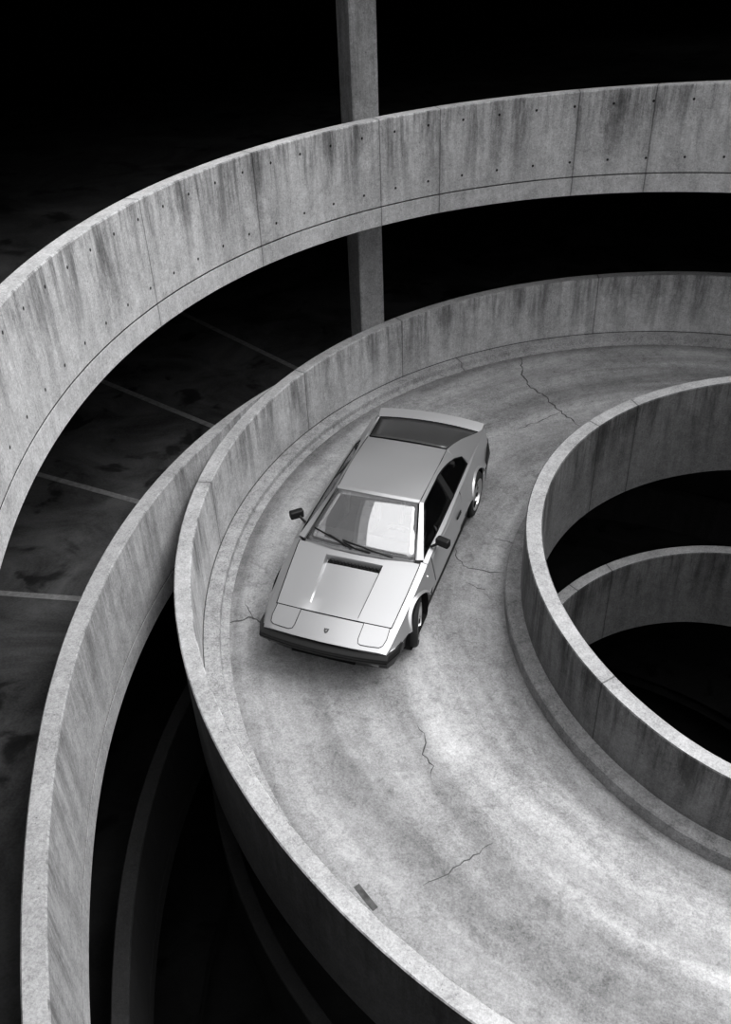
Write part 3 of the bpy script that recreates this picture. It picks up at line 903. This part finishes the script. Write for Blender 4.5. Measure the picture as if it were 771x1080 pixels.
# roof skin
V = []; F = []; nx, ny = 12, 12
for i in range(nx + 1):
    for j in range(ny + 1):
        t = i / nx; y = (-1 + 2 * j / ny) * (.512 + .008 * math.sin(PI * t)); x = .055 + .045 * .5 * (1 - (y / .5) ** 2) * (1 - t) - t * 1.085 - t * .03 * (1 - (y / .5) ** 2) * -1 * .6
        V.append((x, y, roofz(x, y) if t > .02 else WT[2] + .016 * (1 - (y / .52) ** 2) + .006))
for i in range(nx):
    for j in range(ny): a = i * (ny + 1) + j; F.append((a, a + 1, a + ny + 2, a + ny + 1))
roof = mesh_obj('roof', V, F, M['paint'], car); fix_normals(roof); auto_smooth(roof, 40)
so = roof.modifiers.new('thickness', 'SOLIDIFY'); so.thickness = .03; so.offset = -1
if roof.data.polygons[0].normal.z < 0: roof.data.flip_normals()
for s in (1, -1):
    # front pillar
    A = [(WB[0] - .01 + (WT[0] - WB[0]) * t, s * (WB[1] + .002 + (WT[1] - WB[1]) * t), WB[2] + .002 + (WT[2] - WB[2]) * t) for t in [i / 6 for i in range(7)]]
    B = [(.70 + (.035 - .70) * t, s * (.762 + (.548 - .762) * t), .838 + (1.098 - .838) * t) for t in [i / 6 for i in range(7)]]
    rail('front_pillar', A, B, car)
    # roof side rail
    A = [(x, s * .515, 1.120 + .010 * math.sin(PI * (.05 - x) / 1.1)) for x in [.055 - i * 1.08 / 8 for i in range(9)]]
    B = [(x, s * y, z) for x, y, z in [(.035, .548, 1.098), (-.1, .55, 1.102), (-.25, .55, 1.103), (-.4, .55, 1.103), (-.52, .548, 1.102), (-.66, .558, 1.092), (-.78, .572, 1.075), (-.90, .59, 1.05), (-1.02, .615, 1.02)]]
    rail('roof_rail', A, B, car)
    seam([(x, s * y, z) for x, y, z in [(.74, .685, .84), (.40, .597, .985), (.065, .513, 1.128), (-.2, .518, 1.134), (-.5, .522, 1.138), (-.8, .524, 1.134), (-1.03, .522, 1.126)]], .010, 'drip_seam', roof)
    # sail panel running back to the tail
    T_ = [(-1.02, .530, 1.122), (-1.2, .562, 1.085), (-1.39, .605, 1.035), (-1.6, .66, .96), (-1.8, .712, .888), (-1.95, .728, .835)]
    Bm = [(-1.02, .615, 1.02), (-1.17, .668, .955), (-1.165, .752, .872), (-1.5, .748, .85), (-1.75, .742, .845), (-1.95, .734, .832)]
    A = [(x, s * y, z) for x, y, z in T_]; B = [(x, s * y, z) for x, y, z in Bm]
    rail('sail_panel', A, B, car, th=.022)
    # bright lip on the sail panel's top edge
    strip3([(x, s * (y - .004), z + .004) for x, y, z in T_], .022, 'sail_edge', M['paint'], body)
    # window line trim
    win = [(.655, .757, .852), (.02, .560, 1.090), (-.1, .556, 1.094), (-.52, .554, 1.092), (-.78, .578, 1.065), (-1.02, .620, 1.012), (-1.165, .672, .952), (-1.155, .752, .868), (-.43, .765, .858), (.2, .768, .856)]
    W = [(x, s * y, z) for x, y, z in win]
    # door glass and quarter glass either side of the black centre post
    def pl(x, z, off=.008): return (x, s * (.78 - .9 * (z - .84) - off), z)
    mb = MB(); mb.panel([W[0], W[1], W[2], (-.50, W[3][1], 1.090), (-.42, s * .765, .86), W[9]][::-1 if s > 0 else 1], .005)
    mb.build('door_glass', M['sglass'], car)
    mb = MB(); mb.panel([(-.58, s * .556, 1.088), W[4], W[5], W[6], W[7], (-.50, s * .765, .86)][::-1 if s > 0 else 1], .005)
    mb.build('quarter_glass', M['sglass'], car)
    mb = MB(); mb.panel([(-.49, s * .562, 1.094), (-.60, s * .562, 1.090), (-.50, s * .772, .856), (-.39, s * .772, .856)][::-1 if s > 0 else 1], .03)
    mb.build('centre_post', M['trim'], car)
    strip3([W[9], W[0], W[1], W[2], W[3], W[4], W[5], W[6], W[7], W[8], W[9]], .014, 'window_seal', M['seam'], body)
    # belt line capping under the side windows
    A = [(x, s * (ysh(x) - .052), zsh(x) + .014) for x in [.72 - i * 1.9 / 12 for i in range(13)]]
    B = [(x, s * (ysh(x) + .001), zsh(x) + .003) for x in [.72 - i * 1.9 / 12 for i in range(13)]]
    rail('belt_capping', A, B, car, th=.012)
    # door skin
    xs = [.60, .3, 0, -.3, -.60]; rows = []
    for x in xs:
        rows.append([(x, s * (ysh(x) + .016), zsh(x) - .03), (x, s * (ym(x) + .005), ZM + .014), (x, s * (ym(x) + .009), ZM), (x, s * (ym(x) - .025), ZM - .03), (x, s * (ym(x) - .048), .25)])
    V = [p for r in rows for p in r]; F = [(i * 5 + j, i * 5 + j + 1, (i + 1) * 5 + j + 1, (i + 1) * 5 + j) for i in range(4) for j in range(4)]
    door = mesh_obj('door', V, F, M['paint'], car); fix_normals(door)
    so = door.modifiers.new('thickness', 'SOLIDIFY'); so.thickness = .004; so.offset = 0
    auto_smooth(door, 30)
    for x in (.61, -.61):
        seam([(x, s * (ysh(x) + .004), zsh(x) + .004), (x, s * (ysh(x) + .013), zsh(x) - .03), (x, s * (ym(x) + .001), ZM), (x, s * (ym(x) - .03), ZM - .03), (x, s * (ym(x) - .05), .25)], .007, 'door_gap', door)
    mb = MB(); mb.box((-.40, s * .862, .66), (.16, .012, .035)); mb.box((-.40, s * .868, .655), (.13, .014, .014)); mb.build('door_handle', M['trim'], door, bev=.003)
    # black side rub strip and sill
    strip3([(x, s * (ym(x) - .012), ZM - .014) for x in [.78 - i * 1.68 / 8 for i in range(9)]], .018, 'side_moulding', M['seam'], body)
    mb = MB(); mb.tube([(.76, s * .80, .19), (-.92, s * .805, .19)], .03, 8); mb.build('sill', M['trim'], car, smooth=60)
    # marker lamps on the front wing
    for (x, z) in ((.80, .70), (1.62, .455)):
        mb = MB(); yy = (ysh(x) + .01 + (ym(x) - ysh(x) - .01) * (zsh(x) - .03 - z) / (zsh(x) - .03 - ZM)) if z > ZM else ym(x) - .01
        mb.lathe([(.001, .016), (.014, .012), (.018, 0)], 14, 'y', (0, 0, 0))
        o = mb.build('marker_lamp', M['chrome'], car, smooth=40); o.location = (x, s * yy, z)
        if s < 0: o.scale = (1, -1, 1)
    # mirror
    mroot = MB(); mroot.tube([(.47, s * .775, .855), (.46, s * .82, .885), (.44, s * .86, .905)], .016, 8)
    arm = mroot.build('side_mirror', M['trim'], car, smooth=60)
    mb = MB(); MR = Matrix.Rotation(s * -.28 if s > 0 else .72, 3, 'Z'); mb.box((.425, s * .905, .918), (.085, .17, .10), MR); h = mb.build('mirror_housing', M['trim'], arm, bev=.02)
    mb = MB(); mb.box(Vector((.425, s * .905, .918)) + MR @ Vector((-.044, 0, 0)), (.006, .145, .075), MR); mb.build('mirror_glass', M['chrome'], arm)

# header under the roof front edge (bright strip above the screen)
A = [(WT[0] + .0225 * (1 - b * b) + .008, WT[1] * b * 1.02, WT[2] + .016 * (1 - b * b) + .004) for b in [-1 + i / 6 for i in range(13)]]
B = [(WT[0] + .0225 * (1 - b * b) - .035, WT[1] * b * 1.03, WT[2] + .018 * (1 - b * b) + .014) for b in [-1 + i / 6 for i in range(13)]]
rail('screen_header', A, B, car, th=.012)

# rear screen: big dark glass between the sail panels
V = []; F = []
for i in range(7):
    t = i / 6
    for j in range(9):
        b = -1 + j / 4; y = b * (.505 + (.675 - .505) * t); x = -1.055 + (-1.915 + 1.055) * t - .035 * (1 - b * b) * t; z = 1.116 + (.826 - 1.116) * t + .016 * (1 - b * b)
        V.append((x, y, z))
for i in range(6):
    for j in range(8): a = i * 9 + j; F.append((a, a + 1, a + 10, a + 9))
rg = mesh_obj('rear_screen', V, F, M['rglass'], car, smooth=True); fix_normals(rg)
for p in rg.data.polygons: p.use_smooth = True
so = rg.modifiers.new('thickness', 'SOLIDIFY'); so.thickness = .008
strip3([(x, y, z + .004) for x, y, z in V[0:9]], .012, 'rear_screen_seal', M['seam'], rg)
for s in (1, -1):
    strip3([(V[i * 9 + (8 if s > 0 else 0)][0], V[i * 9 + (8 if s > 0 else 0)][1], V[i * 9 + (8 if s > 0 else 0)][2] + .003) for i in range(7)], .014, 'rear_screen_seal', M['seam'], rg)
# tail lip spoiler
P1 = []; P2 = []; P3 = []; P4 = []
for j in range(13):
    b = -1 + j / 6; y = b * .725; c = .055 * (1 - b * b)
    P1.append((-1.925 - c, y * .97, .814 + .016 * (1 - b * b))); P2.append((-1.96 - c, y * .985, .824 + .018 * (1 - b * b))); P3.append((-2.085 - c, y, .858 + .018 * (1 - b * b))); P4.append((-2.11 - c, y, .78))
V = P1 + P2 + P3 + P4; F = []
for r in range(3):
    for j in range(12): F.append((r * 13 + j, r * 13 + j + 1, (r + 1) * 13 + j + 1, (r + 1) * 13 + j))
tl = mesh_obj('tail_spoiler', V, F, M['paint'], car); fix_normals(tl); auto_smooth(tl, 20)
so = tl.modifiers.new('thickness', 'SOLIDIFY'); so.thickness = .012; so.offset = -1
strip3([(x, y, z + .006) for x, y, z in P1], .012, 'spoiler_gap', M['seam'], tl)
# rear bumper, tail lamps, plate recess
def rwrap(name, prof, mat, par=car):
    rings = []
    for (o, z) in prof:
        P = [(-1.70, -(.862 + o * .1)), (-1.95, -(.815 + o * .3))] + [(-2.10 - o - .05 * (1 - (y / .76) ** 2), y) for y in [-.755 + 1.51 * i / 10 for i in range(11)]] + [(-1.95, .815 + o * .3), (-1.70, .862 + o * .1)]
        rings.append([(x, y, z) for x, y in P])
    n = len(rings[0]); m = len(rings); V = [p for r in rings for p in r]; F = []
    for i in range(m):
        k = (i + 1) % m
        for j in range(n - 1): F.append((i * n + j, i * n + j + 1, k * n + j + 1, k * n + j))
    F.append(tuple(i * n for i in range(m))); F.append(tuple(i * n + n - 1 for i in range(m)))
    o = mesh_obj(name, V, F, mat, par); fix_normals(o); auto_smooth(o, 30); return o
rwrap('rear_bumper', [(-.05, .57), (.09, .56), (.12, .50), (.09, .42), (-.05, .41)], M['trim'])
rwrap('rear_valance', [(-.06, .42), (.02, .42), (.0, .24), (-.06, .22)], M['trim'])
for s in (1, -1):
    mb = MB(); mb.box((-2.135, s * .52, .665), (.03, .30, .11), Matrix.Rotation(s * .06, 3, 'Z')); mb.build('tail_lamp', M['lamp'], car, bev=.01)

# wipers
def wiper(pts, blade):
    mb = MB(); mb.tube(pts, .011, 6); w = mb.build('wiper', M['trim'], car, smooth=60)
    mb = MB(); mb.tube(blade, .0095, 6); mb.build('wiper_blade', M['trim'], w, smooth=60)
def sp(a, b, l=.016): return screen_pt(a, b, l)
wiper([sp(.0, -.12, .02), sp(.10, -.40), sp(.16, -.62)], [sp(.03, -.22), sp(.13, -.55), sp(.215, -.95)])
wiper([sp(.0, .22, .02), sp(.02, -.05), sp(.09, -.30)], [sp(-.01, .62, .012), sp(.04, .25), sp(.12, -.33)])
# cowl behind the hood
mb = MB(); mb.panel([(.755, -.66, .823), (.80, -.3, .838), (.81, 0, .842), (.80, .3, .838), (.755, .66, .823), (.73, .66, .80), (.73, -.66, .80)][::-1], .02); mb.build('cowl', M['paint'], car)

# ---- cabin: floor, dash, wheel, seats
mb = MB(); mb.box((-.15, 0, .262), (1.65, 1.26, .03)); mb.box((-.2, 0, .34), (1.5, .26, .2)); cab = mb.build('cabin_tub', M['carpet'], car, bev=.02)
mb = MB(); mb.box((-1.0, 0, .66), (.05, 1.3, .78), Matrix.Rotation(.25, 3, 'Y')); mb.build('bulkhead', M['carpet'], cab)
V = []; F = []
prof = [(.74, .80), (.55, .815), (.40, .80), (.36, .74), (.40, .60), (.70, .55)]
mb = MB(); k = len(prof); V = [(x, y, z) for y in (-.66, .66) for x, z in prof]
F = [tuple(range(k)), tuple(range(k, 2 * k))[::-1]] + [(i, (i + 1) % k, k + (i + 1) % k, k + i) for i in range(k)]
mb.add(V, F); dash = mb.build('dashboard', M['dash'], car, bev=.02)
mb = MB(); mb.box((.36, .34, .80), (.12, .36, .10)); mb.build('instrument_hood', M['leather'], dash, bev=.02)
# steering wheel on the car's left
sw = MB(); n = 28; V = []; F = []; R_ = .175; r_ = .014
rotm = Matrix.Rotation(math.radians(-65), 3, 'Y')
for i in range(n):
    a = 2 * PI * i / n
    for j in range(8):
        b = 2 * PI * j / 8; p = Vector(((R_ + r_ * math.cos(b)) * math.cos(a), (R_ + r_ * math.cos(b)) * math.sin(a), r_ * math.sin(b))); V.append(rotm @ p + Vector((.24, .34, .77)))
for i in range(n):
    for j in range(8): F.append((i * 8 + j, ((i + 1) % n) * 8 + j, ((i + 1) % n) * 8 + (j + 1) % 8, i * 8 + (j + 1) % 8))
sw.add(V, F); st = sw.build('steering_wheel', M['leather_pale'], car, smooth=60)
mb = MB()
for a in (0, 120, 240):
    a = math.radians(a + 90); mb.tube([Vector((.24, .34, .77)), rotm @ Vector((R_ * math.cos(a), R_ * math.sin(a), 0)) + Vector((.24, .34, .77))], .012, 6)
mb.lathe([(.045, -.0), (.045, .02)], 16, 'z', (.24, .34, .76)); mb.build('wheel_spokes', M['chrome'], st)
def seat(s):
    y = s * .36; mb = MB()
    mb.box((-.10, y, .42), (.52, .46, .14), Matrix.Rotation(-.12, 3, 'Y')); c = mb.build('seat', M['leather'], car, bev=.04)
    R1 = Matrix.Rotation(-.42, 3, 'Y')
    mb = MB(); mb.box((-.44, y, .68), (.13, .44, .56), R1); mb.build('backrest', M['leather'], c, bev=.04)
    mb = MB(); 
    for k in range(4): mb.box(Vector((-.44, y, .68)) + R1 @ Vector((.07, 0, -.18 + k * .10)), (.035, .30, .085), R1)
    mb.build('quilted_pad', M['leather'], c, bev=.015)
    for q in (1, -1):
        mb = MB(); mb.box(Vector((-.42, y + q * .20, .66)) + R1 @ Vector((.05, 0, 0)), (.09, .05, .50), R1); mb.build('side_bolster', M['leather_pale'], c, bev=.02)
    mb = MB(); mb.box((-.575, y, .985), (.09, .24, .13), R1); mb.build('headrest', M['leather'], c, bev=.03)
both(seat)
mb = MB(); mb.tube([(.05, 0, 1.09), (.04, 0, 1.05)], .008, 6); mb.box((.05, 0, 1.03), (.03, .22, .06), Matrix.Rotation(.3, 3, 'Y')); mb.build('interior_mirror', M['trim'], car, bev=.006)

# ---- wheels
def wheel(ax, s, steer=0):
    w = empty('wheel', (ax, s * (.745 if ax > 0 else .76), WR), car)
    if steer: w.rotation_euler = (0, 0, steer)
    W2 = .095 if ax > 0 else .10
    prof = [(.205, -W2), (.235, -W2 - .004), (.28, -W2), (.298, -W2 + .02), (WR, -W2 + .045), (WR, W2 - .045), (.298, W2 - .02), (.28, W2), (.235, W2 + .004), (.205, W2)]
    prof = [(r, h * s) for r, h in prof]; n = 48; V = []; F = []
    for (r, h) in prof:
        for k in range(n): a = 2 * PI * k / n; V.append((r * math.cos(a), h, r * math.sin(a)))
    for i in range(len(prof) - 1):
        for k in range(n): F.append((i * n + k, i * n + (k + 1) % n, (i + 1) * n + (k + 1) % n, (i + 1) * n + k))
    t = mesh_obj('tyre', V, F, M['rubber'], w); fix_normals(t); auto_smooth(t, 40)
    mb = MB(); mb.lathe([(.206, -.08 * s), (.206, .085 * s), (.213, .098 * s), (.213, .104 * s), (.19, .100 * s), (.175, .05 * s), (.165, .045 * s), (.165, -.02 * s)], 40, 'y'); rim = mb.build('rim', M['alloy'], w, smooth=40)
    mb = MB(); mb.lathe([(.167, .03 * s), (.165, .060 * s), (.10, .072 * s), (.06, .085 * s), (.045, .088 * s), (.001, .09 * s)], 30, 'y'); mb.build('wheel_disc', M['alloy'], w, smooth=40)
    for k in range(8):
        mb = MB(); a = 2 * PI * k / 8; c = Vector((.125 * math.cos(a), .070 * s, .125 * math.sin(a)))
        mb.box(c, (.045, .012, .034), Matrix.Rotation(-a, 3, 'Y'))
        mb.build('rim_slot', M['seam'], w, bev=.006)
    mb = MB(); mb.lathe([(.03, .085 * s), (.028, .105 * s), (.001, .108 * s)], 16, 'y'); mb.build('hub_cap', M['trim'], w, smooth=40)
for ax in (FA, RA):
    for s in (1, -1): wheel(ax, s, math.radians(12) if ax > 0 else 0)
for ax in (FA, RA):
    mb = MB(); mb.tube([(ax, -.7, .3), (ax, .7, .3)], .03, 8); mb.build('axle', M['seam'], car)

# ------------------------------------------------------------------ light: overcast sky over the open centre of the car park
w = bpy.data.worlds.new('overcast_sky'); SC.world = w; w.use_nodes = True
nt = w.node_tree; nd = nt.nodes; lk = nt.links
bg = nd['Background']
tc = nd.new('ShaderNodeTexCoord')
def wm(op, a, b, c=None, clamp=False):
    x = nd.new('ShaderNodeMath'); x.operation = op; x.use_clamp = clamp
    for i, q in enumerate((a, b, c)):
        if q is None: continue
        if isinstance(q, (int, float)): x.inputs[i].default_value = q
        else: lk.new(q, x.inputs[i])
    return x.outputs[0]
sp_ = nd.new('ShaderNodeSeparateXYZ'); lk.new(tc.outputs['Generated'], sp_.inputs[0])
mr = nd.new('ShaderNodeMapRange'); mr.interpolation_type = 'SMOOTHSTEP'; lk.new(sp_.outputs[2], mr.inputs[0])
mr.inputs[1].default_value = .18; mr.inputs[2].default_value = .86; mr.inputs[3].default_value = .03; mr.inputs[4].default_value = 1.3
dp = nd.new('ShaderNodeVectorMath'); dp.operation = 'DOT_PRODUCT'; lk.new(tc.outputs['Generated'], dp.inputs[0]); dp.inputs[1].default_value = (.62, .12, .77)
g = wm('MULTIPLY_ADD', wm('MAXIMUM', dp.outputs['Value'], 0.0), 0.75, .5)
st = wm('MULTIPLY', mr.outputs[0], g)
cl = nd.new('ShaderNodeTexNoise'); lk.new(tc.outputs['Generated'], cl.inputs['Vector']); cl.inputs['Scale'].default_value = 2.2; cl.inputs['Detail'].default_value = 4
st = wm('MULTIPLY', st, wm('MULTIPLY_ADD', cl.outputs[0], .5, .75))
bg.inputs['Color'].default_value = (1, 1, 1.01, 1); lk.new(st, bg.inputs['Strength'])
sl = bpy.data.lights.new('sun_through_cloud', 'SUN'); sl.energy = 1.45; sl.angle = math.radians(40)
so_ = bpy.data.objects.new('sun_through_cloud', sl); COL.objects.link(so_)
d = Vector((-math.cos(math.radians(52)) * math.cos(math.radians(22)), -math.cos(math.radians(52)) * math.sin(math.radians(22)), -math.sin(math.radians(52))))
so_.rotation_euler = d.to_track_quat('-Z', 'Y').to_euler()
SC.view_settings.view_transform = 'Standard'; SC.view_settings.look = 'None'
SC.view_settings.exposure = 0.7; SC.view_settings.gamma = 1.0; SC.view_settings.use_curve_mapping = False
